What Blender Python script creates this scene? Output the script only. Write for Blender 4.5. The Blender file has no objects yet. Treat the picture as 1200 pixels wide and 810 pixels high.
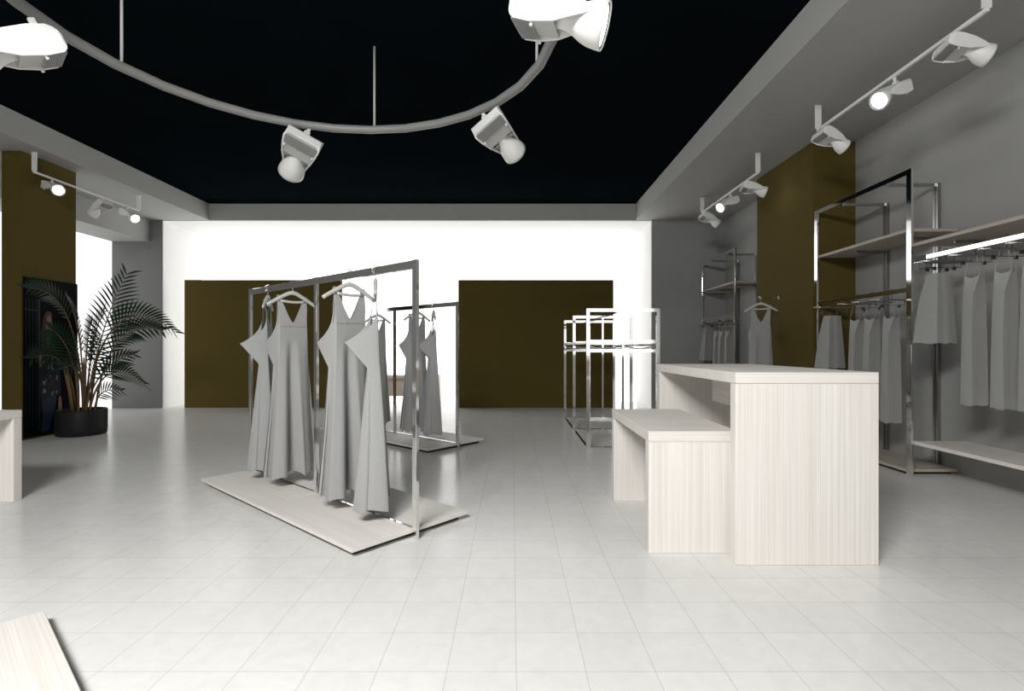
import bpy, bmesh, math, random
from mathutils import Vector, Matrix

random.seed(7)
PI = math.pi
scene = bpy.context.scene
COL = scene.collection
H = 1.2                     # eye height, metres

def at(px, py, Y):
    """a point of the place seen at photo pixel (px,py) that lies Y metres ahead"""
    return Vector(((px-600)*Y/600, Y, H+(408-py)*Y/600))

# ------------------------------------------------------------------ materials
MATS = {}
def srgb(r, g, b):
    f = lambda c: (c/255/12.92) if c/255 <= .04045 else ((c/255+.055)/1.055)**2.4
    return (f(r), f(g), f(b), 1)

def new_mat(name):
    m = bpy.data.materials.new(name); m.use_nodes = True
    nt = m.node_tree
    return m, nt, nt.nodes['Principled BSDF']

def paint(name, col, rough=.7, metal=0.0, noise=0.06, scale=6.0, spec=.3, bump=0.0, bscale=60):
    m, nt, b = new_mat(name)
    tc = nt.nodes.new('ShaderNodeTexCoord')
    n = nt.nodes.new('ShaderNodeTexNoise'); n.inputs['Scale'].default_value = scale
    n.inputs['Detail'].default_value = 5
    r = nt.nodes.new('ShaderNodeMix'); r.data_type = 'RGBA'
    c = Vector(col[:3])
    r.inputs[6].default_value = (*(c*(1-noise)), 1); r.inputs[7].default_value = (*(c*(1+noise)), 1)
    nt.links.new(tc.outputs['Object'], n.inputs['Vector'])
    nt.links.new(n.outputs['Fac'], r.inputs[0]); nt.links.new(r.outputs[2], b.inputs['Base Color'])
    b.inputs['Roughness'].default_value = rough; b.inputs['Metallic'].default_value = metal
    b.inputs['Specular IOR Level'].default_value = spec
    if bump:
        n2 = nt.nodes.new('ShaderNodeTexNoise'); n2.inputs['Scale'].default_value = bscale; n2.inputs['Detail'].default_value = 4
        bp = nt.nodes.new('ShaderNodeBump'); bp.inputs['Strength'].default_value = bump; bp.inputs['Distance'].default_value = .01
        nt.links.new(tc.outputs['Object'], n2.inputs['Vector'])
        nt.links.new(n2.outputs['Fac'], bp.inputs['Height']); nt.links.new(bp.outputs['Normal'], b.inputs['Normal'])
    MATS[name] = m
    return m

def wood(name, axis, light=(.85,.815,.775), dark=(.715,.672,.625)):
    m, nt, b = new_mat(name)
    tc = nt.nodes.new('ShaderNodeTexCoord')
    mp = nt.nodes.new('ShaderNodeMapping')
    s = [150, 150, 150]; s['xyz'.index(axis)] = .9
    mp.inputs['Scale'].default_value = s
    n = nt.nodes.new('ShaderNodeTexNoise'); n.inputs['Scale'].default_value = 1; n.inputs['Detail'].default_value = 3
    n.inputs['Distortion'].default_value = .05
    mp2 = nt.nodes.new('ShaderNodeMapping')
    s2 = [9, 9, 9]; s2['xyz'.index(axis)] = .5
    mp2.inputs['Scale'].default_value = s2
    n2 = nt.nodes.new('ShaderNodeTexNoise'); n2.inputs['Scale'].default_value = 1; n2.inputs['Detail'].default_value = 3
    ad = nt.nodes.new('ShaderNodeMath'); ad.operation = 'ADD'
    ramp = nt.nodes.new('ShaderNodeValToRGB')
    ramp.color_ramp.elements[0].position = .5; ramp.color_ramp.elements[0].color = (*dark, 1)
    ramp.color_ramp.elements[1].position = 1.2; ramp.color_ramp.elements[1].color = (*light, 1)
    ramp.color_ramp.elements[1].position = .9
    L = nt.links.new
    L(tc.outputs['Object'], mp.inputs['Vector']); L(mp.outputs[0], n.inputs['Vector'])
    L(tc.outputs['Object'], mp2.inputs['Vector']); L(mp2.outputs[0], n2.inputs['Vector'])
    h = nt.nodes.new('ShaderNodeMath'); h.operation = 'MULTIPLY'; h.inputs[1].default_value = .38
    L(n2.outputs['Fac'], h.inputs[0]); L(n.outputs['Fac'], ad.inputs[0]); L(h.outputs[0], ad.inputs[1])
    L(ad.outputs[0], ramp.inputs['Fac']); L(ramp.outputs['Color'], b.inputs['Base Color'])
    b.inputs['Roughness'].default_value = .55; b.inputs['Specular IOR Level'].default_value = .25
    MATS[name] = m
    return m

def emit(name, col, strength):
    m, nt, b = new_mat(name)
    b.inputs['Base Color'].default_value = (.8,.8,.8,1)
    b.inputs['Emission Color'].default_value = (*col, 1); b.inputs['Emission Strength'].default_value = strength
    MATS[name] = m
    return m

def fabric(name, col):
    m, nt, b = new_mat(name)
    tc = nt.nodes.new('ShaderNodeTexCoord')
    n = nt.nodes.new('ShaderNodeTexNoise'); n.inputs['Scale'].default_value = 160; n.inputs['Detail'].default_value = 3
    r = nt.nodes.new('ShaderNodeMix'); r.data_type = 'RGBA'
    c = Vector(col)
    r.inputs[6].default_value = (*(c*.85), 1); r.inputs[7].default_value = (*(c*1.15), 1)
    nt.links.new(tc.outputs['Object'], n.inputs['Vector'])
    nt.links.new(n.outputs['Fac'], r.inputs[0]); nt.links.new(r.outputs[2], b.inputs['Base Color'])
    bp = nt.nodes.new('ShaderNodeBump'); bp.inputs['Strength'].default_value = .15; bp.inputs['Distance'].default_value = .004
    nt.links.new(n.outputs['Fac'], bp.inputs['Height']); nt.links.new(bp.outputs['Normal'], b.inputs['Normal'])
    b.inputs['Roughness'].default_value = .85; b.inputs['Specular IOR Level'].default_value = .15
    b.inputs['Sheen Weight'].default_value = .15
    MATS[name] = m
    return m

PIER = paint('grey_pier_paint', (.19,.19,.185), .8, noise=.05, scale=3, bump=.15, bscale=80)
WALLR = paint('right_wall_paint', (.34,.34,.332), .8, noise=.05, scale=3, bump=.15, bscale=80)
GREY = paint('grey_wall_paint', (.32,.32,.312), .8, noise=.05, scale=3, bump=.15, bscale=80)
SOFF = paint('grey_soffit_paint', (.40,.40,.388), .8, noise=.04, scale=3, bump=.1, bscale=80)
DARKC = paint('black_ceiling_paint', (.0040,.0062,.0080), .9, noise=.3, scale=1.5, spec=.0)
BROWN = paint('olive_brown_wall', (.100,.074,.019), .85, noise=.14, scale=35, spec=.12, bump=.25, bscale=120)
WHITE = paint('white_enamel', (.80,.80,.78), .4, noise=.02, spec=.4)
WGREY = paint('light_grey_metal', (.50,.50,.485), .45, noise=.03)
RAILG = paint('grey_tube_metal', (.25,.25,.24), .42, noise=.03, spec=.5)
LOUVER = paint('grey_louver', (.30,.30,.295), .5, noise=.03)
DGREY = paint('dark_gap', (.03,.03,.03), .7)
BLACKW = paint('dark_wire', (.05,.05,.05), .4, metal=.6)
CHROME = paint('polished_chrome', (.88,.88,.87), .06, metal=1.0, noise=.01)
STEEL = paint('brushed_steel', (.42,.42,.41), .28, metal=1.0, noise=.06, scale=20)
POT = paint('black_pot_glaze', (.012,.013,.013), .55, noise=.1, spec=.2)
SOIL = paint('dark_soil', (.02,.015,.01), .95, noise=.5, scale=40)
LEAF = paint('dark_green_leaf', (.010,.030,.013), .45, noise=.45, scale=9, spec=.25)
STEM = paint('tan_palm_stem', (.17,.105,.055), .6, noise=.3, scale=30)
WOODZ = wood('whitewashed_wood_upright', 'z')
WOODY = wood('whitewashed_wood_deep', 'y')
WOODX = wood('whitewashed_wood_long', 'x')
SHELFW = wood('shelf_wood', 'y', (.50,.45,.39), (.40,.35,.30))
BACKW = wood('far_table_wood', 'x', (.80,.69,.60), (.68,.57,.48))
DRESS = fabric('grey_woven_fabric', (.345,.345,.34))
SKIRT = fabric('grey_linen_fabric', (.33,.33,.32))
PANE = emit('bright_daylight_pane', (1,1,1), 1.7)
FRONT = emit('front_glow', (1,1,1), 1.15)  # glow of the added panel behind the viewer
PANE2 = emit('bright_side_pane', (1,1,1), 1.05)
REVEAL = paint('white_window_reveal', (.86,.86,.85), .8, noise=.02)
LENS = emit('lit_lens', (1,1,.98), 6.0)

def floor_mat():
    m, nt, b = new_mat('pale_marble_tile')
    L = nt.links.new
    g = nt.nodes.new('ShaderNodeNewGeometry')
    S = .2583
    mp = nt.nodes.new('ShaderNodeMapping'); mp.vector_type = 'POINT'
    mp.inputs['Location'].default_value = (-.016+S*40, -1.8986+S*40, 0)
    L(g.outputs['Position'], mp.inputs['Vector'])
    br = nt.nodes.new('ShaderNodeTexBrick'); br.offset = 0; br.squash = 1
    br.inputs['Scale'].default_value = 1; br.inputs['Brick Width'].default_value = S; br.inputs['Row Height'].default_value = S
    br.inputs['Mortar Size'].default_value = .0016; br.inputs['Mortar Smooth'].default_value = .1; br.inputs['Bias'].default_value = 0
    br.inputs['Color1'].default_value = (.78,.775,.75,1); br.inputs['Color2'].default_value = (.755,.75,.725,1)
    br.inputs['Mortar'].default_value = (.56,.555,.53,1)
    L(mp.outputs[0], br.inputs['Vector'])
    n = nt.nodes.new('ShaderNodeTexNoise'); n.inputs['Scale'].default_value = 9; n.inputs['Detail'].default_value = 9; n.inputs['Distortion'].default_value = 1.2
    L(g.outputs['Position'], n.inputs['Vector'])
    rp = nt.nodes.new('ShaderNodeValToRGB')
    rp.color_ramp.elements[0].position = .3; rp.color_ramp.elements[0].color = (.94,.94,.94,1)
    rp.color_ramp.elements[1].position = .65; rp.color_ramp.elements[1].color = (1,1,1,1)
    L(n.outputs['Fac'], rp.inputs['Fac'])
    mx = nt.nodes.new('ShaderNodeMix'); mx.data_type = 'RGBA'; mx.blend_type = 'MULTIPLY'; mx.inputs[0].default_value = 1
    L(br.outputs['Color'], mx.inputs[6]); L(rp.outputs['Color'], mx.inputs[7])
    L(mx.outputs[2], b.inputs['Base Color'])
    b.inputs['Roughness'].default_value = .22; b.inputs['Specular IOR Level'].default_value = .22
    return m
FLOOR = floor_mat()

# ------------------------------------------------------------------ mesh builder
class MB:
    def __init__(self): self.v = []; self.f = []; self.mi = []; self.sm = []
    def add(self, vs, fs, M=None, mi=0, smooth=False):
        o = len(self.v)
        for p in vs:
            p = Vector(p); self.v.append(tuple(M @ p) if M else tuple(p))
        for f in fs:
            self.f.append([i+o for i in f]); self.mi.append(mi); self.sm.append(smooth)
    def box(self, x0, x1, y0, y1, z0, z1, M=None, mi=0, b=0.0):
        if b <= 0:
            vs = [(x,y,z) for z in (z0,z1) for y in (y0,y1) for x in (x0,x1)]
            fs = [(0,2,3,1),(4,5,7,6),(0,1,5,4),(2,6,7,3),(0,4,6,2),(1,3,7,5)]
            self.add(vs, fs, M, mi); return
        bm = bmesh.new()
        bmesh.ops.create_cube(bm, size=1)
        for w in bm.verts:
            w.co = Vector(((x0+x1)/2+w.co.x*(x1-x0), (y0+y1)/2+w.co.y*(y1-y0), (z0+z1)/2+w.co.z*(z1-z0)))
        bmesh.ops.bevel(bm, geom=list(bm.edges), offset=b, segments=2, affect='EDGES', profile=.5)
        bm.verts.index_update()
        self.add([w.co for w in bm.verts], [[w.index for w in f.verts] for f in bm.faces], M, mi)
        bm.free()
    def tube(self, pts, r, n=8, M=None, mi=0, closed=False, cap=True, flat=1.0, smooth=True):
        pts = [Vector(p) for p in pts]; N = len(pts); vs = []; fs = []
        up = None
        for i, p in enumerate(pts):
            if closed: d = (pts[(i+1)%N]-pts[i-1])
            else: d = pts[min(i+1,N-1)]-pts[max(i-1,0)]
            d = d.normalized()
            if up is None:
                up = Vector((0,0,1)) if abs(d.z) < .9 else Vector((1,0,0))
            s = d.cross(up)
            if s.length < 1e-5: s = d.cross(Vector((0,1,0)))
            s.normalize(); u2 = s.cross(d).normalized(); up = u2 if not closed else Vector((0,0,1))
            rr = r[i] if isinstance(r, (list, tuple)) else r
            for k in range(n):
                a = 2*PI*k/n
                vs.append(p+s*math.cos(a)*rr*flat+u2*math.sin(a)*rr)
        M_ = N if closed else N-1
        for i in range(M_):
            j = (i+1) % N
            for k in range(n):
                l = (k+1) % n
                fs.append((i*n+k, i*n+l, j*n+l, j*n+k))
        if cap and not closed:
            fs.append(list(range(n))[::-1]); fs.append([(N-1)*n+k for k in range(n)])
        self.add(vs, fs, M, mi, smooth)
    def lathe(self, prof, n=32, M=None, mi=0, smooth=True):
        """profile of (radius, z)"""
        vs = []; fs = []
        for r, z in prof:
            for k in range(n):
                a = 2*PI*k/n; vs.append((r*math.cos(a), r*math.sin(a), z))
        for i in range(len(prof)-1):
            for k in range(n):
                l = (k+1) % n
                fs.append((i*n+k, i*n+l, (i+1)*n+l, (i+1)*n+k))
        self.add(vs, fs, M, mi, smooth)
    def poly(self, pts, M=None, mi=0): self.add(pts, [list(range(len(pts)))], M, mi)
    def prism(self, prof, y0, y1, M=None, mi=0):
        """profile in xz extruded along y"""
        n = len(prof)
        vs = [(x,y0,z) for x,z in prof]+[(x,y1,z) for x,z in prof]
        fs = [list(range(n)), list(range(2*n-1,n-1,-1))]
        for i in range(n):
            j = (i+1) % n; fs.append((i, i+n, j+n, j))
        self.add(vs, fs, M, mi)
    def build(self, name, mats, parent=None):
        me = bpy.data.meshes.new(name)
        me.from_pydata(self.v, [], self.f)
        if not isinstance(mats, (list, tuple)): mats = [mats]
        for m in mats: me.materials.append(m)
        for p, i, s in zip(me.polygons, self.mi, self.sm): p.material_index = i; p.use_smooth = s
        bm = bmesh.new(); bm.from_mesh(me); bmesh.ops.recalc_face_normals(bm, faces=bm.faces); bm.to_mesh(me); bm.free()
        o = bpy.data.objects.new(name, me); COL.objects.link(o)
        if parent: o.parent = parent
        return o

def tag(o, label=None, cat=None, group=None, kind=None):
    if label: o['label'] = label
    if cat: o['category'] = cat
    if group: o['group'] = group
    if kind: o['kind'] = kind
    return o
def empty(name, loc, rz=0, label=None, cat=None, group=None):
    o = bpy.data.objects.new(name, None); COL.objects.link(o)
    o.empty_display_size = .1
    o.location = loc; o.rotation_euler = (0,0,rz)
    return tag(o, label, cat, group)
def children(o): return [c for c in COL.objects if c.parent == o]
def copy_tree(o, parent=None):
    c = o.copy(); COL.objects.link(c); c.parent = parent
    for ch in children(o): copy_tree(ch, c)
    return c
def struct(name, mb, mat, label, cat):
    return tag(mb.build(name, mat), label, cat, kind='structure')
def box_struct(name, b, mat, label, cat):
    m = MB(); m.box(*b); return struct(name, m, mat, label, cat)

# ------------------------------------------------------------------ the shell
XL, XR, YF, YB = -7.62, 4.24, 10.2, 11.46
ZS, ZC = 3.75, 4.075
RX0, RX1 = -6.035, 2.465
YN = -3.2

box_struct('floor', (-8.2, 4.6, YN-.2, 11.8, -.1, 0), FLOOR, 'pale marble tile floor with thin grey joints', 'floor')
box_struct('ceiling', (-6.3, 2.8, YN-.2, 10.5, ZC, ZC+.1), DARKC, 'nearly black recessed ceiling above the hanging light ring', 'ceiling')
m = MB()
m.box(-8.2, RX0, YN-.2, 11.8, ZS, ZC+.02); m.box(RX1, 4.6, YN-.2, 11.8, ZS, ZC+.02)
m.box(RX0, RX1, YF, 11.8, ZS, ZC+.02); m.box(RX0, RX1, YN-.2, -2.6, ZS, ZC+.02)
struct('trim_1', m, SOFF, 'grey lowered ceiling border framing the black recess', 'ceiling border')
box_struct('wall_right', (XR, XR+.2, YN, YF, 0, ZS), WALLR, 'grey painted wall behind the wall racks', 'wall')
box_struct('wall_front', (-8.2, 4.6, YN-.2, YN, 0, ZS), GREY, 'grey wall behind the viewer', 'wall')
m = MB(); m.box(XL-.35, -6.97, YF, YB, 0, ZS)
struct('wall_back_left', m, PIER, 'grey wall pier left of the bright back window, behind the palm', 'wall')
m = MB(); m.box(2.79, XR+.2, YF, YB, 0, ZS)
struct('wall_back_right', m, GREY, 'grey wall pier right of the bright back window, in the far corner', 'wall')
m = MB(); m.box(-7.0, 2.82, YB, YB+.05, 0, ZS)
struct('window_1', m, PANE, 'glaring white full-height back window behind the brown panels', 'window')
m = MB(); m.box(XL-.4, XL-.35, 7.0, YF, 0, 3.325)
struct('window_2', m, PANE2, 'glaring white full-height side window behind the palm', 'window')
m = MB(); m.box(2.1, 4.2, YN+.01, YN+.03, .9, 2.5)  # added unseen emitter, sized so the gondola rack's chrome reflects white
struct('glow_panel', m, FRONT, 'glowing panel added behind the viewer for the chrome reflections', 'window')
m = MB(); m.box(XL-.4, XL, YN, 7.0, 0, ZS)
struct('wall_left', m, GREY, 'grey left wall outside the picture', 'wall')
m = MB(); m.box(XL-.4, -7.225, 7.0, YF, 3.325, ZS)
struct('trim_2', m, SOFF, 'pale grey beam above the left side window', 'beam')
CX = -6.345
m = MB(); m.box(-6.60, CX, 6.62, 7.45, 0, ZS)
tag(m.build('column', BROWN), 'olive brown column on the left carrying the dark portrait poster', 'column', kind='structure')
m = MB(); m.box(3.71, XR+.05, 6.32, 7.75, 0, ZS)
tag(m.build('column', BROWN), 'olive brown column on the right between the two wall racks', 'column', kind='structure')

for x0, x1, lab in ((-6.585, -3.447, 'olive brown freestanding panel before the back window, the left one behind the dress racks'),
                    (-1.08, 2.04, 'olive brown freestanding panel before the back window, the right one behind the empty chrome rack')):
    m = MB(); m.box(x0, x1, 10.29, 10.41, 0, 2.57, b=.004)
    tag(m.build('partition_panel', BROWN), lab, 'panel', 'brown panels before the back window')

m = MB(); m.box(-6.97, -6.955, YF+.01, YB, 0, ZS); m.box(2.775, 2.79, YF+.01, YB, 0, ZS); m.box(-6.955, 2.775, YF+.02, YB, ZS-.012, ZS)
struct('trim_3', m, REVEAL, 'white lining around the bright back window', 'window lining')

# ------------------------------------------------------------------ pale wooden display tables
def table(name, x0, x1, y0, y1, z, label, th=.062, leg=.07, drawer=None, group='pale wooden display tables'):
    t = empty(name, ((x0+x1)/2, (y0+y1)/2, 0), 0, label, 'table', group)
    cx, cy = (x0+x1)/2, (y0+y1)/2
    hx, hy = (x1-x0)/2, (y1-y0)/2
    m = MB(); m.box(-hx, hx, -hy, hy, z-th, z, b=.003); m.build('tabletop', WOODX, t)
    for a, b in ((-hy, -hy+leg), (hy-leg, hy)):
        m = MB(); m.box(-hx, hx, a, b, 0, z-th-.0015, b=.004); m.build('leg_panel', WOODZ, t)
    if drawer:
        m = MB(); m.box(*drawer, b=.003); m.build('drawer_box', WOODY, t)
    return t
table('display_table', 1.233, 2.024, 2.824, 4.35, 1.066, 'tall pale wooden display table with full panel ends, over the low table',
      drawer=(-.11, .33, -.55, .30, .80, 1.002))
table('display_table', .797, 1.327, 2.99, 4.08, .714, 'low pale wooden display table nested under the tall table')
table('display_table', -4.75, -3.895, 2.3, 4.07, .71, 'low pale wooden table cut off at the left edge of the photo')
# far wooden table before the window
t = empty('display_table', (-2.1, 10.75, 0), 0, 'small brownish wooden table far back before the bright window, between the panels', 'table', 'pale wooden display tables')
m = MB(); m.box(-.58,.58,-.25,.25,.575,.635, b=.003); m.build('tabletop', BACKW, t)
for s in (-1,1):
    m = MB(); m.box(s*.58-.03*(s+1), s*.58-.03*(s-1), -.25,.25,0,.574, b=.003); m.build('leg_panel', BACKW, t)
m = MB(); m.box(-.519,.519,.0,.03,.19,.573); m.box(-.519,.519,-.006,.0,.38,.573); m.build('modesty_panel', BACKW, t)

# ------------------------------------------------------------------ dress racks on platforms
TH = math.atan2(.656, -.755)
def platform_parts(r):
    for a, b in ((.03, 1.226), (1.234, 2.43)):
        m = MB(); m.box(a, b, -.48, .43, .034, .0585, b=.001); p = m.build('platform_board', WOODX, r)
    m = MB(); m.box(.08, 2.38, -.44, .39, 0, .0335); m.build('plinth', DGREY, r)
def dress_rack(loc, label):
    r = empty('dress_rack', loc, TH, label, 'clothes rack', 'chrome dress racks on pale platforms')
    platform_parts(r)
    for x in (0, 1.235, 2.465):
        m = MB(); z0 = 0 if x != 1.235 else .0585
        m.box(x-.02, x+.02, -.0125, .0125, z0, 1.755, b=.002); m.build('post', CHROME, r)
    for a, b in ((.0205, 1.2145), (1.2555, 2.4445)):
        m = MB(); m.box(a, b, -.012, .012, 1.70, 1.752, b=.002); m.build('top_rail', CHROME, r)
        m = MB(); m.box(max(a,.0205), b, -.009, .009, .0585, .069); m.build('bottom_rail', CHROME, r)
    return r
RACK1 = Vector((-.605, 3.214, 0)); RACK2 = Vector((-.65, 6.1, 0))
r1 = dress_rack(RACK1, 'chrome two-bay dress rack on a pale wooden platform, nearest the viewer')
r2 = copy_tree(r1); r2.location = RACK2
r2['label'] = 'chrome two-bay dress rack on a pale wooden platform, farther back before the window'
r3 = empty('display_platform', (-2.46+.05, 1.97-.05, 0), TH+PI, 'pale wooden floor platform cut off in the bottom left corner', 'platform')
r3.location = Vector((-2.36, 1.90, 0))
for a, b in ((.03, 1.228), (1.232, 2.43)):
    m = MB(); m.box(a, b, -.43, .46, .028, .058, b=.003); m.build('platform_board', WOODX, r3)
m = MB(); m.box(.11, 2.35, -.35, .38, 0, .0275); m.build('plinth', DGREY, r3)

# hanger: origin at the top of the bar it hangs on
def make_hanger(ztop=.0):
    h = empty('clothes_hanger', (0,0,0))
    m = MB()
    pts = []; rad = []
    for i in range(21):
        s = -1+i/10
        x = s*.21; z = -.088-.115*abs(s)**1.15
        if abs(s) < .15: z += -.008*(1-abs(s)/.15)
        pts.append((x, 0, z)); rad.append(.0135+.004*(1-abs(s)))
    m.tube(pts, rad, 10, flat=.75)
    # lower cross piece
    pts = [(-.10+.2*i/10, 0, -.165-.008*math.sin(PI*i/10)) for i in range(11)]
    m.tube(pts, .011, 8, flat=.7)
    m.build('hanger_body', WGREY, h)
    m = MB()
    pts = [(0,0,-.085),(0,0,-.06)]
    for k in range(13):
        a = -PI/2+ (PI*1.45)*k/12
        pts.append((0, .0+.03*math.cos(a)*.8-.0*k, -.022+.032*math.sin(a)))
    m.tube(pts, .0035, 6); m.build('hook', CHROME, h)
    return h

def lerp(a, b, t): return a+(b-a)*t
def pw(tab, z):
    """piecewise-linear table (descending z)"""
    if z >= tab[0][0]: return tab[0][1]
    for (z0, a), (z1, b) in zip(tab, tab[1:]):
        if z >= z1:
            t = (z0-z)/(z0-z1)
            return a+(b-a)*t
    return tab[-1][1]

def dress_mesh(name, seed=0, L=1.47):
    rnd = random.Random(seed); ph = rnd.uniform(0, 6)
    W  = [(0,.128),(-.25,.116),(-.5,.126),(-1.0,.152),(-L,.182)]
    EX = [(0,.0),(-.2,.006),(-.385,.03),(-.56,.012),(-1.0,.016),(-L,.022)]
    EY = [(0,.02),(-.18,.035),(-.385,.20),(-.56,.055),(-1.0,.06),(-L,.085)]
    DF = [(0,.0),(-.3,.02),(-.6,.026),(-L,.05)]       # front stands this far forward
    DB = [(0,.012),(-.25,.03),(-.6,.04),(-L,.095)]     # back stands this far behind
    NS, NT = 72, 64
    def ztop(s, back):
        a = abs(s)
        vb = -.215 if not back else -.225
        if a < .43: return vb + (0-vb)*(a/.43)**1.55
        if a < .56: return 0.0
        q = (a-.56)/.44
        return -.385*q**.42
    def pos(s, z, back):
        a = abs(s); sg = 1 if s >= 0 else -1
        w, ex, ey = pw(W, z), pw(EX, z), pw(EY, z)
        df, db = pw(DF, z), pw(DB, z)
        low = max(0, (-z-.35)/(L-.35))
        y0 = db if back else -df
        tipx, tipy = w+ex, ey - df*.3
        if a < .56:
            x = a/.56*w; y = y0
        else:
            q = (a-.56)/.44; q2 = q**1.15
            x = w+(tipx-w)*math.sin(q*PI/2)**.8; y = y0+(tipy-y0)*q2
        fold = low**.75*(.048*math.cos(s*9.6+ph+(1.7 if back else 0))+.017*math.cos(s*17+ph*2))*(1-max(0,(a-.75)/.25)*.8)
        y += fold
        x += low*.012*math.sin(s*11+ph)
        # straps lean back over the hanger
        if z > -.08: y += (z+.08)*(.25 if not back else -.1)
        return Vector((sg*x, y, z))
    m = MB()
    for back in (False, True):
        vs = []; fs = []
        for j in range(NT+1):
            t = j/NT
            for i in range(NS+1):
                s = -1+2*i/NS
                zt = ztop(s, back)
                zh = -L + .012*math.cos(s*9+ph) + .012*math.cos(s*15)
                z = lerp(zt, zh, t**1.15)
                vs.append(pos(s, z, back))
        for j in range(NT):
            for i in range(NS):
                a = j*(NS+1)+i
                fs.append((a, a+1, a+NS+2, a+NS+1))
        m.add(vs, fs, None, 0, True)
        # stitched seam under the bust and hem stitch
        if not back:
            m.tube([pos(-.56+1.12*i/24, -.245, False)+Vector((0,-.002,0)) for i in range(25)], .0025, 5)
    # strap caps over the shoulder of the hanger
    for sg in (-1, 1):
        a0, a1 = .43, .56
        f0, f1 = pos(sg*a0, 0, False), pos(sg*a1, 0, False)
        b0, b1 = pos(sg*a0, 0, True), pos(sg*a1, 0, True)
        mid = Vector((0,.0,.013))
        vs = [f0, f1, (f0+b0)/2+mid, (f1+b1)/2+mid, b0, b1]
        m.add(vs, [(0,1,3,2),(2,3,5,4)], None, 0, True)
    bm_o = m
    o = bm_o.build(name, DRESS)
    # weld the side seams
    bm = bmesh.new(); bm.from_mesh(o.data)
    bmesh.ops.remove_doubles(bm, verts=bm.verts, dist=.0004)
    bmesh.ops.recalc_face_normals(bm, faces=bm.faces)
    bm.to_mesh(o.data); bm.free()
    return o

hanger0 = make_hanger(); dress_meshes = [dress_mesh('dress', k) for k in (1, 5)]
used = set()
def hang_dress(pos, rz, k, label, hlabel, group, hgroup, zbar=1.752):
    if 'h' in used: h = copy_tree(hanger0)
    else: h = hanger0; used.add('h')
    h.location = (pos.x, pos.y, zbar+.004); h.rotation_euler = (0,0,rz)
    tag(h, hlabel, 'hanger', hgroup)
    d = dress_meshes[k]
    if k in used: d = d.copy(); COL.objects.link(d)
    used.add(k)
    d.location = (pos.x, pos.y, zbar-.128); d.rotation_euler = (0,0,rz)
    tag(d, label, 'dress', group)
U = Vector((-.755, .656, 0)); FACE = math.radians(49); EDGE = math.radians(105)
DG, HG = 'grey strap dresses on the racks', 'pale hangers holding dresses'
D1 = 'on the front rack'
for R, t, rz, k, lab, hl in (
    (RACK1, .754, FACE, 0, 'long grey V-neck dress seen from the front in the near bay of the front rack', 'pale hanger of the front-facing dress in the near bay of the front rack'),
    (RACK1, .434, EDGE, 1, 'long grey dress turned edge-on beside the nearest post of the front rack', 'edge-on pale hanger beside the nearest post of the front rack'),
    (RACK1, 1.628, FACE, 0, 'long grey V-neck dress seen from the front in the far bay of the front rack', 'pale hanger of the front-facing dress in the far bay of the front rack'),
    (RACK1, 2.095, EDGE, 1, 'long grey dress turned edge-on beside the farthest post of the front rack', 'edge-on pale hanger beside the farthest post of the front rack'),
    (RACK2, .754, FACE, 0, 'grey V-neck dress on the rear rack, second from its right end', 'pale hanger on the rear rack, second from its right end'),
    (RACK2, .434, EDGE, 1, 'grey dress turned edge-on at the right end of the rear rack', 'edge-on pale hanger at the right end of the rear rack'),
    (RACK2, 1.628, FACE, 0, 'grey dress on the rear rack half hidden behind the front rack dresses', 'pale hanger on the rear rack above the half hidden dress')):
    hang_dress(R+U*t, rz, k, lab, hl, DG, HG)

# peg dress on the right column
pg = empty('wall_peg', (3.71, 7.11, 1.90), 0, 'short chrome peg on the right brown column holding one dress', 'peg')
m = MB(); m.lathe([(0,0),(.03,0),(.03,.012),(0,.012)], 20, Matrix.Rotation(-PI/2, 4, 'Y')); m.build('wall_plate', CHROME, pg)
m = MB(); m.tube([(-.012,0,0),(-.27,0,0),(-.285,0,.02)], .009, 8); m.build('peg_rod', CHROME, pg)
hang_dress(Vector((3.455, 7.11, 0)), math.radians(-22), 0, 'grey V-neck dress hanging alone on the right brown column', 'pale hanger on the peg of the right brown column', DG, HG, zbar=1.909)

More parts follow.
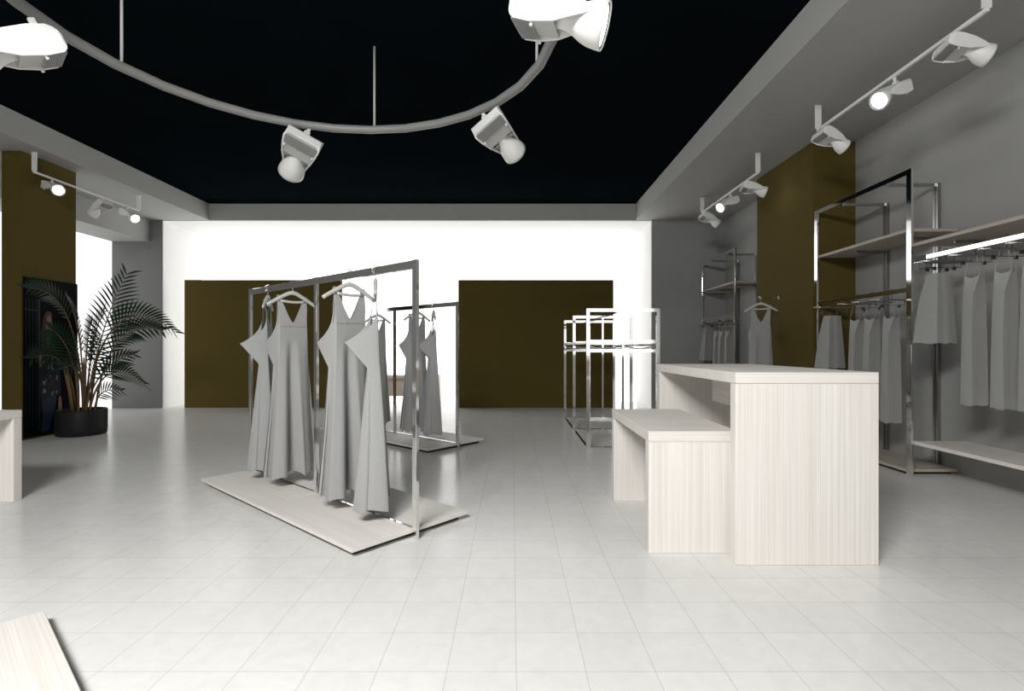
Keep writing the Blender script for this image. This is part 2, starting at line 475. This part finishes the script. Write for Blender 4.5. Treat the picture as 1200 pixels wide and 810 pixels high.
# ------------------------------------------------------------------ right wall racks
def fixture(y0, label):
    """chrome frame standing before the wall: post, post, top bar, arms, slotted uprights, shelf, rail, base"""
    x = 3.73
    r = empty('wall_rack', (x, y0, 0), 0, label, 'clothes rack', 'chrome frame racks along the right wall')
    Lr = 1.47; D = XR-x
    for yy in (0, Lr):
        m = MB(); m.box(-.011,.011, yy-.03, yy+.03, 0, 2.88, b=.0015); m.build('post', CHROME, r)
    m = MB(); m.box(-.0105,.0105,.0305,Lr-.0305, 2.83,2.88, b=.0015); m.build('top_bar', CHROME, r)
    for yy in (.29, .98):
        m = MB(); m.box(.0115, D-.033, yy-.012, yy+.012, 2.805, 2.834); m.build('arm', STEEL, r)
        m = MB(); m.box(D-.032, D-.002, yy-.03, yy-.006, 0.06, 2.834); m.box(D-.032, D-.002, yy+.006, yy+.03, .06, 2.834)
        m.box(D-.012, D-.002, yy-.006, yy+.006, .06, 2.834)
        m.build('slotted_upright', STEEL, r)
        m = MB()
        z = .15
        while z < 2.75:
            m.box(D-.020, D-.0125, yy-.0055, yy+.0055, z, z+.02); z += .036
        m.build('slot_strip', CHROME, r)
        m = MB(); m.box(.16, D-.033, yy-.01, yy+.01, 2.272, 2.298); m.build('shelf_bracket', STEEL, r)
    m = MB(); m.box(.012, D-.034, .03, Lr-.02, 2.30, 2.33, b=.002); m.build('shelf', SHELFW, r)
    m = MB(); m.box(-.007,.007, .0305, Lr-.0305, 1.725, 1.769, b=.0015); m.build('hang_rail', CHROME, r)
    m = MB(); m.box(-.005, D-.033, .03, Lr-.03, .03, .058, b=.002); m.build('base_board', SHELFW, r)
    m = MB(); m.box(.03, D-.06, .08, Lr-.08, 0, .0295); m.build('plinth', DGREY, r)
    return r
f1 = fixture(4.80, 'tall chrome frame rack on the right wall nearest the viewer, before the brown column')
f2 = copy_tree(f1); f2.location = (3.73, 8.57, 0); f2['label'] = 'tall chrome frame rack in the far right corner beyond the brown column'

# near run between frames: upper shelf, flat rail, low shelf
t = empty('wall_shelf', (3.99, 3.9, 2.15), 0, 'long upper wooden wall shelf at the right edge, above the bright rail', 'shelf', 'wooden shelves on the right wall')
m = MB(); m.box(-.24,.248,-1.4,.885,0,.03, b=.002); m.build('shelf_board', SHELFW, t)
for yy in (.6,-.5): 
    m = MB(); m.box(-.1,.248,yy-.01,yy+.01,-.026,-.001); m.build('shelf_bracket', STEEL, t)
t = empty('wall_shelf', (3.99, 3.9, .30), 0, 'long low wooden wall shelf at the right edge, near the floor', 'shelf', 'wooden shelves on the right wall')
m = MB(); m.box(-.24,.248,-1.4,.885,0,.032, b=.002); m.build('shelf_board', WOODY, t)
for yy in (.6,-.5):
    m = MB(); m.box(-.1,.248,yy-.01,yy+.01,-.026,-.001); m.build('shelf_bracket', STEEL, t)
t = empty('clothes_rail', (3.73, 4.785, 2.02), 0, 'bright flat chrome clothes rail at the right edge under the upper shelf', 'rail')
m = MB(); m.box(-.007,.007,-2.2,-.18,-.02,.02, b=.002); m.build('rail_bar', CHROME, t)
m = MB(); m.box(-.009,.009,-.18,.0,-.022,.022, b=.002); m.build('rail_socket', BLACKW, t)

# clip hangers: origin at top of rail
def make_clip_hanger():
    h = empty('clip_hanger', (0,0,0))
    m = MB(); m.box(-.21,.21,-.012,.012,-.104,-.088, b=.003); m.build('hanger_bar', STEEL, h)
    m = MB()
    pts = [(0,0,-.088)]
    for k in range(13):
        a = -PI/2+PI*1.5*k/12
        pts.append((0,.028*math.cos(a), -.022+.032*math.sin(a)))
    m.tube(pts, .003, 6); m.build('hook', BLACKW, h)
    m = MB()
    m.tube([(-.17,0,-.104),(-.17,0,-.15),(.13,0,-.15),(.13,0,-.104)], .0028, 6); m.build('wire_frame', BLACKW, h)
    for s in (-.10, .07):
        m = MB(); m.prism([(s-.008,-.144),(s+.008,-.144),(s+.013,-.172),(s-.013,-.172)], -.008, .008); m.build('clip', BLACKW, h)
    return h
def tube_garment(name, rows, mat, straps=False, sub=5):
    """rows: (z, [corner points]) , a creased fabric tube"""
    m = MB(); nc = len(rows[0][1]); N = nc*sub
    def ring(cs):
        out = []
        for i in range(nc):
            a = Vector((*cs[i],0)); b = Vector((*cs[(i+1)%nc],0)); c = sum((Vector((*q,0)) for q in cs), Vector())/nc
            for k in range(sub):
                t = k/sub; p = a.lerp(b, t); bow = math.sin(PI*t)
                out.append(p+(c-p)*(-.05 if i % 2 == 0 else .12)*bow)
        return out
    R = []
    for (za, ca), (zb, cb) in zip(rows, rows[1:]):
        for k in range(8):
            t = k/8; R.append((lerp(za,zb,t), [tuple(Vector(p).lerp(Vector(q), t)) for p,q in zip(ca,cb)]))
    R.append(rows[-1])
    vs = []; fs = []
    for j, (z, cs) in enumerate(R):
        g = ring(cs)
        for i, p in enumerate(g):
            zz = z
            if straps:
                k = (i % sub)/sub
                dip = .026*math.sin(PI*k)*max(0, 1-j/5)
                zz = z-dip
            vs.append((p.x, p.y, zz+.006*math.sin(i*1.3)*(j/len(R))))
    for j in range(len(R)-1):
        for i in range(N):
            l = (i+1) % N
            fs.append((j*N+i, j*N+l, (j+1)*N+l, (j+1)*N+i))
    m.add(vs, fs, None, 0, True)
    if straps:
        cs = rows[0][1]; z = rows[0][0]
        for i in (0, 1, 2):
            m.tube([(cs[i][0], cs[i][1], z-.004), (cs[i][0]*.75, cs[i][1]*.35, -.10)], .0022, 5)
    o = m.build(name, mat)
    md = o.modifiers.new('crease', 'EDGE_SPLIT'); md.split_angle = math.radians(40)
    return o
slip0 = tube_garment('slip_dress', [
    (-.25, [(-.045,.05),(-.005,-.045),(.07,-.005),(.035,.06)]),
    (-.42, [(-.052,.055),(-.062,-.045),(.078,-.008),(.045,.06)]),
    (-.75, [(-.06,.06),(-.072,-.045),(.085,-.010),(.055,.065)]),
    (-1.30,[(-.066,.066),(-.075,-.055),(.092,-.014),(.06,.072)])], SKIRT, straps=True)
skirt0 = tube_garment('skirt', [
    (-.19, [(-.06,.06),(-.06,-.06),(.03,-.035),(.10,-.01),(.09,.06)]),
    (-.45, [(-.10,.10),(-.09,-.095),(.025,-.055),(.125,-.01),(.11,.09)]),
    (-.80, [(-.135,.12),(-.115,-.12),(.025,-.075),(.15,-.015),(.14,.12)])], SKIRT)
clip0 = make_clip_hanger()
used2 = set()
def hang(kind, Y, zr, lab, hlab):
    key = 'c'
    h = clip0 if 'c' not in used2 else copy_tree(clip0)
    used2.add('c'); h.location = (3.73, Y, zr+.003); tag(h, hlab, 'hanger', 'clip hangers on the right wall rails')
    src = slip0 if kind == 'slip' else skirt0
    o = src if kind not in used2 else src.copy()
    if kind in used2: COL.objects.link(o)
    used2.add(kind)
    o.location = (3.73, Y, zr)
    if kind == 'slip': tag(o, lab, 'dress', 'grey slip dresses along the right wall')
    else: tag(o, lab, 'skirt', 'grey skirts along the right wall')
hang('skirt', 4.476, 2.04, 'grey flared skirt clipped on the bright rail at the right edge', 'clip hanger holding the skirt on the bright right rail')
hang('slip', 4.12, 2.04, 'grey slip dress on the bright right rail, next to the skirt', 'clip hanger on the bright right rail, next to the skirt')
hang('slip', 3.86, 2.04, 'grey slip dress on the bright right rail, second from the skirt', 'clip hanger on the bright right rail, second from the skirt')
hang('slip', 3.645, 2.04, 'grey slip dress cut off by the right edge of the photo', 'clip hanger cut off by the right edge of the photo')
h = copy_tree(clip0); h.location = (3.73, 4.40, 2.043); tag(h, 'empty clip hanger close beside the skirt hanger on the bright right rail', 'hanger', 'clip hangers on the right wall rails')
for off, nm in ((0, 'near right wall rack'), (3.77, 'far corner wall rack')):
    hang('skirt', 5.97+off, 1.767, 'grey flared skirt at the far end of the %s' % nm, 'clip hanger holding the skirt on the %s' % nm)
    for yy, w in ((5.53, 'next to the skirt'), (5.30, 'second from the skirt'), (5.03, 'closest to the front post')):
        hang('slip', yy+off, 1.767, 'grey slip dress on the %s, %s' % (nm, w), 'clip hanger on the %s, %s' % (nm, w))

# ------------------------------------------------------------------ empty chrome gondola rack
g = empty('gondola_rack', (1.31, 6.05, 0), 0, 'empty chrome three-frame rack standing behind the low table', 'clothes rack')
W2 = .4135; T = .020
for yy in (0, 1.35, 2.62):
    m = MB()
    for s in (-W2, W2): m.box(s-T, s+T, yy-T, yy+T, 0, 1.667)
    m.box(-W2+T, W2-T, yy-T, yy+T, 1.667-2*T, 1.667); m.box(-W2+T, W2-T, yy-T, yy+T, 0, 2*T*.8)
    m.build('hoop_frame', CHROME, g)
    m = MB(); m.box(-.0125,.0125, yy-.0125, yy+.0125, .028, 1.632); m.build('center_post', CHROME, g)
    m = MB()
    for a, b in ((-W2+T, -.0135), (.0135, W2-T)):
        m.box(a, b, yy-.011, yy+.011, 1.255, 1.297)
    m.build('crossbar', CHROME, g)
    m = MB()
    for a, b in ((-W2+T, -.0135), (.0135, W2-T)):
        m.box(a, b, yy-.011, yy+.011, 1.150, 1.186)
        pts = [(lerp(a,b,k/16), yy, 1.188+.028*abs(math.cos(PI*k/16))**1.6) for k in range(17)]
        m.tube(pts, .010, 6)
    m.build('shaped_crossbar', CHROME, g)
for a, b in ((T, 1.35-T), (1.35+T, 2.62-T)):
    for s in (-W2, W2):
        m = MB(); m.box(s-T*.8, s+T*.8, a, b, 0, .026); m.build('bottom_rail', CHROME, g)
        m = MB(); m.box(s-.009, s+.009, a, b, 1.228, 1.25); m.build('hang_rail', CHROME, g)
    m = MB(); m.box(-.012,.012, a, b, 1.636, 1.664); m.build('top_rail', CHROME, g)

# ------------------------------------------------------------------ hanging ring
RC = Vector((-1.35, 3.25, 3.284)); RR = 1.638
ring = empty('ring_light_track', RC, 0, 'large grey ring tube hanging from the black ceiling carrying white spotlights', 'light track')
m = MB()
m.tube([(RR*math.cos(2*PI*(k+.5)/30), RR*math.sin(2*PI*(k+.5)/30), 0) for k in range(30)], .036, 16, closed=True)
m.build('ring_tube', RAILG, ring)
def ring_at(px):
    best = min((abs(600+600*(RC.x+RR*math.cos(a))/(RC.y+RR*math.sin(a))-px), a) for a in [PI*k/2000*1.3-.5 for k in range(2000)])
    return best[1]
for px in (142, 439, 630):
    # the rods stand at even thirds seen from the room: left, far middle and right
    a = {142: None, 439: None, 630: None}
    cand = []
    for k in range(4000):
        an = 2*PI*k/4000
        y = RC.y+RR*math.sin(an)
        if y < RC.y+.3: continue
        cand.append((abs(600+600*(RC.x+RR*math.cos(an))/y-px), an))
    an = min(cand)[1]
    m = MB(); x, y = (RR-.006)*math.cos(an), (RR-.006)*math.sin(an)
    m.tube([(x,y,.026),(x,y,ZC-RC.z)], .0105, 10); m.build('hanger_rod', WGREY, ring)

# ------------------------------------------------------------------ spotlights
def spot_parts():
    """axis +x from tail to lamp, +z is the side toward the track"""
    r = empty('spotlight', (0,0,0))
    # housing: top shell and two cheeks, profile in xz
    top = [(0,.026),(.008,.042),(.024,.058),(.05,.072),(.12,.08),(.22,.074),(.30,.056),(.37,.03)]
    m = MB()
    # width at x
    wd = lambda x: .135-.135*.34*max(0,(x-.05)/.32)-(.012*(1-min(1,x/.03))**2)
    N = len(top)
    # top shell (closed slab)
    vs = []; 
    for x, z in top:
        w = wd(x)
        vs += [(x,-w,z),(x,w,z),(x,w-.012,z-.014),(x,-w+.012,z-.014)]
    fs = []
    for i in range(N-1):
        for k in range(4):
            l = (k+1) % 4; fs.append((i*4+k, i*4+l, (i+1)*4+l, (i+1)*4+k))
    fs += [(0,1,2,3), tuple((N-1)*4+k for k in (3,2,1,0))]
    m.add(vs, fs, None, 0, False)
    # cheeks
    for s in (-1,1):
        low = [(0,-.022),(.008,-.040),(.028,-.056),(.10,-.062),(.20,-.05),(.30,-.012),(.37,.012)]
        tp = top
        out = tp+low[::-1]
        n = len(out)
        vs = [(x, s*wd(x), z) for x,z in out]+[(x, s*(wd(x)-.012), z) for x,z in out]
        fs = [list(range(n)), list(range(2*n-1,n-1,-1))]
        for i in range(n):
            j = (i+1) % n; fs.append((i,j,j+n,i+n))
        m.add(vs, fs)
    # tail plate and belly plate
    w = wd(0)
    m.box(.001,.012,-w+.010,w-.010,-.026,.030); m.box(.012,.020,-w+.006,w-.006,-.046,.046)
    body = m.build('housing', WHITE, r)
    bv = body.modifiers.new('round', 'BEVEL'); bv.width = .003; bv.segments = 2; bv.limit_method = 'ANGLE'; bv.angle_limit = math.radians(50)
    m = MB()
    m.add([(.012,-w+.013,-.048),(.012,w-.013,-.048),(.20,wd(.2)-.013,-.046),(.20,-wd(.2)+.013,-.046),
           (.012,-w+.013,-.03),(.012,w-.013,-.03),(.20,wd(.2)-.013,-.02),(.20,-wd(.2)+.013,-.02)],
          [(0,1,2,3),(7,6,5,4),(0,4,5,1),(1,5,6,2),(2,6,7,3),(3,7,4,0)])
    m.build('belly_plate', WGREY, r)
    m = MB()
    for k in range(9):
        x = .016+k*.0098
        m.box(x, x+.006, -wd(x)+.016, wd(x)-.016, -.056, -.0475)
    m.build('louver', LOUVER, r)
    for s in (-1,1):
        m = MB(); m.box(.10,.114, s*(wd(.1)-.022)-.007, s*(wd(.1)-.022)+.007, -.076,-.056, b=.003); m.build('latch', WHITE, r)
    # bell
    RB = Matrix.Translation((.205,0,.004)) @ Matrix.Rotation(PI/2+math.radians(5), 4, 'Y')
    m = MB()
    m.lathe([(.001,0),(.042,.0),(.044,.03),(.05,.055),(.064,.085),(.080,.115),(.092,.15),(.098,.19),(.100,.215),
             (.095,.217),(.093,.21),(.089,.19)], 36, RB)
    m.build('lamp_bell', WHITE, r)
    m = MB(); m.lathe([(.0932,.206),(.083,.2065),(.083,.209),(.0932,.2095)], 36, RB); b2 = m.build('lens_ring', DGREY, r)
    m = MB(); m.lathe([(.0005,.202),(.083,.202),(.083,.206),(.0005,.207)], 36, RB); m.build('lens', LENS, r)
    m = MB(); m.tube([(.27,-.098,.012),(.27,.098,.012)], .014, 12); m.build('pivot', WGREY, r)
    m = MB(); m.box(.03,.09,-.022,.022,.062,.095, b=.004); m.box(.045,.075,-.012,.012,.095,.14, b=.003); m.build('adapter', WHITE, r)
    return r
spot0 = spot_parts()
first = [True]
def spot(tail, axis, up, label, group, stem_to=None, scale=1.0):
    a = Vector(axis).normalized(); u = Vector(up); u = (u-a*u.dot(a)).normalized(); s = u.cross(a)
    if first[0]: r = spot0; first[0] = False
    else: r = copy_tree(spot0)
    M = Matrix(((a.x,s.x,u.x),(a.y,s.y,u.y),(a.z,s.z,u.z))).to_4x4()
    r.matrix_world = Matrix.Translation(tail) @ M @ Matrix.Scale(scale, 4)
    tag(r, label, 'spotlight', group)
    if stem_to is not None:
        base = Vector(tail)+(M @ Vector((.06,0,.14)))*scale
        m = MB()
        inv = r.matrix_world.inverted()
        m.tube([inv @ base, inv @ Vector(stem_to)], .0075, 8)
        m.build('stem', WHITE, r)
    return r
SG = 'white spotlights on the hanging ring'
spot(at(357,160,4.66), (-.34,.46,-.22), (.12,.315,.6), 'white spotlight under the far curve of the ring, pointing down and away', SG, None, 1.22)
spot(at(568,141,4.2), (.5,.75,-.24), (-.30,.50,.75), 'white spotlight under the right curve of the ring, pointing right and down', SG, None, 1.1)
spot(at(604,18,2.5), (.9,-.18,-.19), (.12,-.22,.92), 'largest white spotlight at the top of the photo with its lit lens facing right', SG, None, 1.06)
spot(at(72,56,3.05), (-.62,-.62,-.46), (-.25,-.35,.85), 'white spotlight cut off by the left edge, under the ring', SG, None, 1.15)

def track(x, y0, y1, z, label, group):
    r = empty('light_track', (x, y0, z), 0, label, 'light track', group)
    m = MB(); m.box(-.013,.013,0,y1-y0,-.013,.013, b=.003); m.build('track_bar', WHITE, r)
    for yy in (.004, y1-y0-.02):
        m = MB(); m.box(-.03,.03, yy, yy+.016, .0135, ZS-z); m.build('hanger_post', WHITE, r)
    return r
TG = 'white ceiling light tracks'
track(3.214, 3.456, 5.387, 3.49, 'white light track at the upper right nearest the viewer, carrying three spotlights', TG)
track(3.214, 6.68, 8.66, 3.49, 'white light track at the upper right farther back, past the brown column edge', TG)
track(-6.215, 6.65, 8.54, 3.49, 'white light track at the upper left in front of the brown column', TG)
WG = 'white spotlights on the ceiling tracks'
for dy, nm in ((0, 'near right track'), (3.24, 'far right track')):
    k = lambda Y: Y+dy
    spot(Vector((3.13, k(3.74), 3.40)), (.85,-.16,-.24), (.2,.05,.95), 'white spotlight at the near end of the %s, aimed at the wall' % nm, WG, None, .76)
    spot(Vector((3.29, k(4.34), 3.40)), (-.72,-.30,-.40), (-.3,-.2,.9), 'white spotlight mid-way on the %s, lit lens facing the viewer' % nm, WG, None, .76)
    spot(Vector((3.13, k(5.24), 3.40)), (.75,.04,-.34), (.3,.1,.9), 'white spotlight at the far end of the %s, aimed away' % nm, WG, None, .76)
spot(Vector((-6.27, 6.95, 3.40)), (.80,-.50,-.30), (.2,-.1,.9), 'white spotlight on the left track with its round lit lens facing the viewer', WG, None, .76)
spot(Vector((-6.12, 7.75, 3.40)), (-.7,.12,-.40), (-.3,.1,.9), 'white spotlight on the left track aimed left behind the brown column', WG, None, .76)
spot(Vector((-6.27, 8.28, 3.40)), (.70,-.30,-.34), (.2,.0,.9), 'white spotlight at the far end of the left track, aimed right', WG, None, .76)

# ------------------------------------------------------------------ poster on the left column
PX = CX+.003
def pp(px, py, d=0.0):
    Y = -(PX+d)*600/(600-px)
    return Vector((PX+d, Y, H+(408-py)*Y/600))
pa, pb = pp(27, 324), pp(89.5, 332)
z0 = .03; z1 = pa.z
po = empty('poster', (PX, (pa.y+pb.y)/2, 0), 0, 'tall dark poster of a long-haired woman on the left brown column, behind the palm', 'poster')
PD = paint('poster_black', (.0022,.0027,.0032), .6, noise=.3, spec=.05)
PTEAL = paint('poster_dark_teal', (.006,.014,.017), .5, noise=.3, spec=.2)
PHAIR = paint('poster_hair', (.05,.024,.012), .6, noise=.4, scale=40)
PSKIN = paint('poster_skin', (.20,.12,.085), .6, noise=.1)
PFLOR = paint('poster_floral', (.20,.19,.20), .6, noise=.1)
PJACK = paint('poster_jacket', (.008,.010,.018), .6, noise=.2)
PJEAN = paint('poster_jeans', (.012,.020,.045), .6, noise=.3, scale=30)
m = MB(); m.box(0, .018, pa.y-po.location.y, pb.y-po.location.y, z0, z1); m.build('poster_board', PD, po)
m = MB()
def shape(pts, mi, layer):
    m.poly([pp(x, y, .0195+layer*.0012)-po.location for x, y in pts], None, mi)
def smooth_poly(pts, n=6):
    out = []; N = len(pts)
    for i in range(N):
        p0, p1, p2, p3 = [Vector(pts[(i+k-1)%N]) for k in range(4)]
        for k in range(n):
            t = k/n
            out.append(tuple(.5*((2*p1)+(-p0+p2)*t+(2*p0-5*p1+4*p2-p3)*t*t+(-p0+3*p1-3*p2+p3)*t**3)))
    return out
shape([(44.5,352),(47,352),(47.5,504),(45,506)], 0, 0)                              # door edge
for x in (30, 34, 38, 42): shape([(x,350),(x+.8,350),(x+.8,500),(x,502)], 0, 0)
shape([(28,361),(45,363),(45,365),(28,363)], 0, 0)
shape(smooth_poly([(54,366),(60,367),(61.5,380),(59,398),(56,412),(49,414),(48.5,396),(50,376)]), 1, 0)      # hair
shape(smooth_poly([(48,412),(54,402),(62,402),(67,412),(70,432),(71,452),(70,462),(58,468),(49,472),(47,450),(47,428)]), 4, 1)   # jacket
shape(smooth_poly([(49,470),(58,466),(66,464),(64,480),(60,494),(57,504),(49,506),(50,488)]), 5, 2)          # jeans
shape(smooth_poly([(55.5,370.5),(58.5,370),(60.2,376),(60,384),(57.8,390),(55,388),(53.8,381),(54,375)]), 2, 3)   # face
shape(smooth_poly([(55.5,388),(58,389),(58.5,400),(56.5,408),(54.5,400)]), 2, 2)
for ex in (55.6, 58.6): shape(smooth_poly([(ex,377.6),(ex+1.1,377.2),(ex+1.2,378.4),(ex+.2,378.6)]), 4, 4)
shape(smooth_poly([(56.4,384.6),(58.4,384.4),(57.6,386)]), 1, 4)
shape(smooth_poly([(57.2,379),(57.8,379),(58.2,382.4),(57,382.6)]), 1, 4)
shape(smooth_poly([(53,370),(56,366.5),(58,369),(55,373),(54,384),(53.5,404),(50,406),(51,384)]), 1, 5)
shape(smooth_poly([(46,418),(48.5,416),(49,428),(46.5,430)]), 2, 3)
shape(smooth_poly([(69,466),(71.5,465),(72.5,478),(70,484),(68.5,478)]), 2, 3)       # hand
rr = random.Random(3)
for k in range(24):
    cx, cy = 50+rr.random()*17, 424+rr.random()*40
    a = rr.random()*3; w, hh = .9+.7*rr.random(), 1.6+1.8*rr.random()
    shape([(cx+math.cos(t)*w*math.cos(a)*.7-math.sin(t)*hh*math.sin(a)*.4, cy+math.sin(t)*hh) for t in [2*PI*j/8 for j in range(8)]], 3, 3)
o = m.build('printed_woman', [PTEAL, PHAIR, PSKIN, PFLOR, PJACK, PJEAN], po)

# ------------------------------------------------------------------ potted palm
PC = Vector((-5.985, 7.12, 0))
palm = empty('potted_palm', PC, 0, 'tall dark green palm in a round black pot before the left column', 'plant')
m = MB()
m.lathe([(.001,0),(.268,0),(.283,.015),(.288,.09),(.2885,.10),(.287,.101),(.290,.34),(.284,.352),(.268,.352),(.266,.30),(.001,.30)], 48)
m.build('pot', POT, palm)
m = MB(); m.lathe([(.001,.325),(.15,.32),(.264,.305),(.001,.302)], 32); m.build('soil', SOIL, palm)
def frond(base, ctrl, tip, dy_c, dy_t, ln=.34, start=.38, n=17, droop=.22, seed=0):
    roll = math.radians((72, 62, -66, 58, 75, 68)[seed % 6])
    rn = random.Random(seed)
    b = at(base[0], base[1], 7.1); b = Vector((b.x, 7.12+rn.uniform(-.1,.1), .31))
    c = at(ctrl[0], ctrl[1], 7.1+dy_c); e = at(tip[0], tip[1], 7.1+dy_t)
    c = c*1.0
    def bez(t): return b*(1-t)**2+c*2*t*(1-t)+e*t*t
    sp = [bez(k/24) for k in range(25)]
    m = MB()
    for k in range(n):
        t = start+(1-start)*(k/(n-1))**.95
        p = bez(t); d = (bez(min(1,t+.02))-bez(t-.02)).normalized()
        prof = math.sin(PI*min(1,(.12+.88*(k/(n-1)))**.8))**.6 if k < n-1 else .5
        l = ln*max(.42, prof)
        side = d.cross(Vector((0,0,1)))
        side = side.normalized() if side.length > .05 else Vector((1,0,0))
        upn = side.cross(d).normalized()
        side, upn = side*math.cos(roll)+upn*math.sin(roll), upn*math.cos(roll)-side*math.sin(roll)
        for sg in (-1, 1):
            out = (side*sg*.74+d*(.55+.35*k/n)+upn*(.16)).normalized()
            ll = l
            if out.z < -.15 and k > 2:
                if k % 2: continue
                ll = l*.75
            pts = []
            for q in range(6):
                u = q/5
                pts.append(p+out*ll*u-Vector((0,0,1))*droop*ll*u*u+d*.02*u)
            wv = (d-out*d.dot(out)).normalized()
            ws = [.004,.011,.0135,.012,.007,.0006]
            nn = out.cross(wv).normalized()*.004
            vs = []
            for q in range(6): vs += [pts[q]+wv*ws[q], pts[q]-nn, pts[q]-wv*ws[q]]
            fs = []
            for q in range(5):
                for w in range(2): fs.append((q*3+w, q*3+w+1, q*3+w+4, q*3+w+3))
            vs = [v-PC for v in vs]
            for v in vs:
                w = v+PC
                if w.x < CX+.05 and w.y > 6.5: v.x = CX+.05-PC.x
            m.add(vs, fs, None, 0, True)
    fr = m.build('frond', LEAF, palm)
    m = MB()
    pts = [v-PC for v in sp]
    for v in pts:
        if v.x+PC.x < CX+.05 and v.y+PC.y > 6.5: v.x = CX+.05-PC.x
    m.tube(pts, [.014*(1-.8*k/24) for k in range(25)], 6); m.build('stem', STEM, fr)
FR = [((100,478),(108,400),(148,322),.0,.1,.42,.36,20), ((104,478),(122,325),(205,389),.0,-.1,.36,.44,22),
      ((104,478),(124,372),(188,387),.1,.2,.36,.42,19), ((107,478),(118,412),(168,449),-.1,-.3,.30,.44,17),
      ((102,478),(113,424),(156,416),.1,.3,.24,.45,13), ((108,480),(112,452),(141,458),-.1,-.2,.22,.35,11),
      ((92,478),(92,335),(33,338),-.1,-.72,.30,.5,18), ((90,478),(84,402),(38,420),-.2,-.75,.30,.45,15),
      ((95,478),(90,402),(58,385),-.2,-.6,.30,.42,14), ((97,478),(98,385),(80,352),.0,-.3,.34,.42,15),
      ((98,478),(94,415),(76,432),-.5,-.8,.30,.40,14), ((101,478),(104,395),(122,366),.2,.5,.34,.40,15),
      ((99,478),(99,395),(108,378),-.1,-.5,.32,.42,15), ((103,478),(108,425),(118,402),-.3,-.6,.30,.40,13),
      ((96,478),(94,425),(84,405),.1,.1,.28,.42,12)]
for i, (b_, c_, t_, dc, dt, ln, st, n) in enumerate(FR):
    frond(b_, c_, t_, dc, dt, ln, st, n, seed=i)
for i in range(7):     # bare canes
    a = 2*PI*i/7+.3; r0 = .05+.05*(i % 3)
    m = MB(); x, y = r0*math.cos(a), r0*math.sin(a)
    m.tube([(x,y,.305),(x*1.3,y*1.3,.6),(x*1.9,y*1.9,.95+.06*(i%4))], [.017,.014,.009], 8); m.build('cane', STEM, palm)

# ------------------------------------------------------------------ light and camera
def area(name, loc, rot, sx, sy, power, col=(1,1,1)):
    l = bpy.data.lights.new(name, 'AREA'); l.shape = 'RECTANGLE'; l.size = sx; l.size_y = sy; l.energy = power; l.color = col
    o = bpy.data.objects.new(name, l); COL.objects.link(o); o.location = loc; o.rotation_euler = rot
    return o
area('ceiling_softbox', (-1.5, -1.0, 4.0), (math.radians(28), math.radians(-6), 0), 2.2, 1.6, 700, (1,.995,.985))

w = bpy.data.worlds.new('world'); scene.world = w; w.use_nodes = True
w.node_tree.nodes['Background'].inputs['Color'].default_value = (1,1,1,1)
w.node_tree.nodes['Background'].inputs['Strength'].default_value = .3

cd = bpy.data.cameras.new('camera'); cam = bpy.data.objects.new('camera', cd); COL.objects.link(cam)
cam.location = (0,0,H); cam.rotation_euler = (PI/2,0,0)
cd.sensor_width = 36; cd.lens = 18; cd.shift_y = 3/1200; cd.clip_start = .02
scene.camera = cam
scene.view_settings.view_transform = 'Standard'
scene.view_settings.look = 'None'
scene.view_settings.exposure = 0
scene.view_settings.gamma = 1
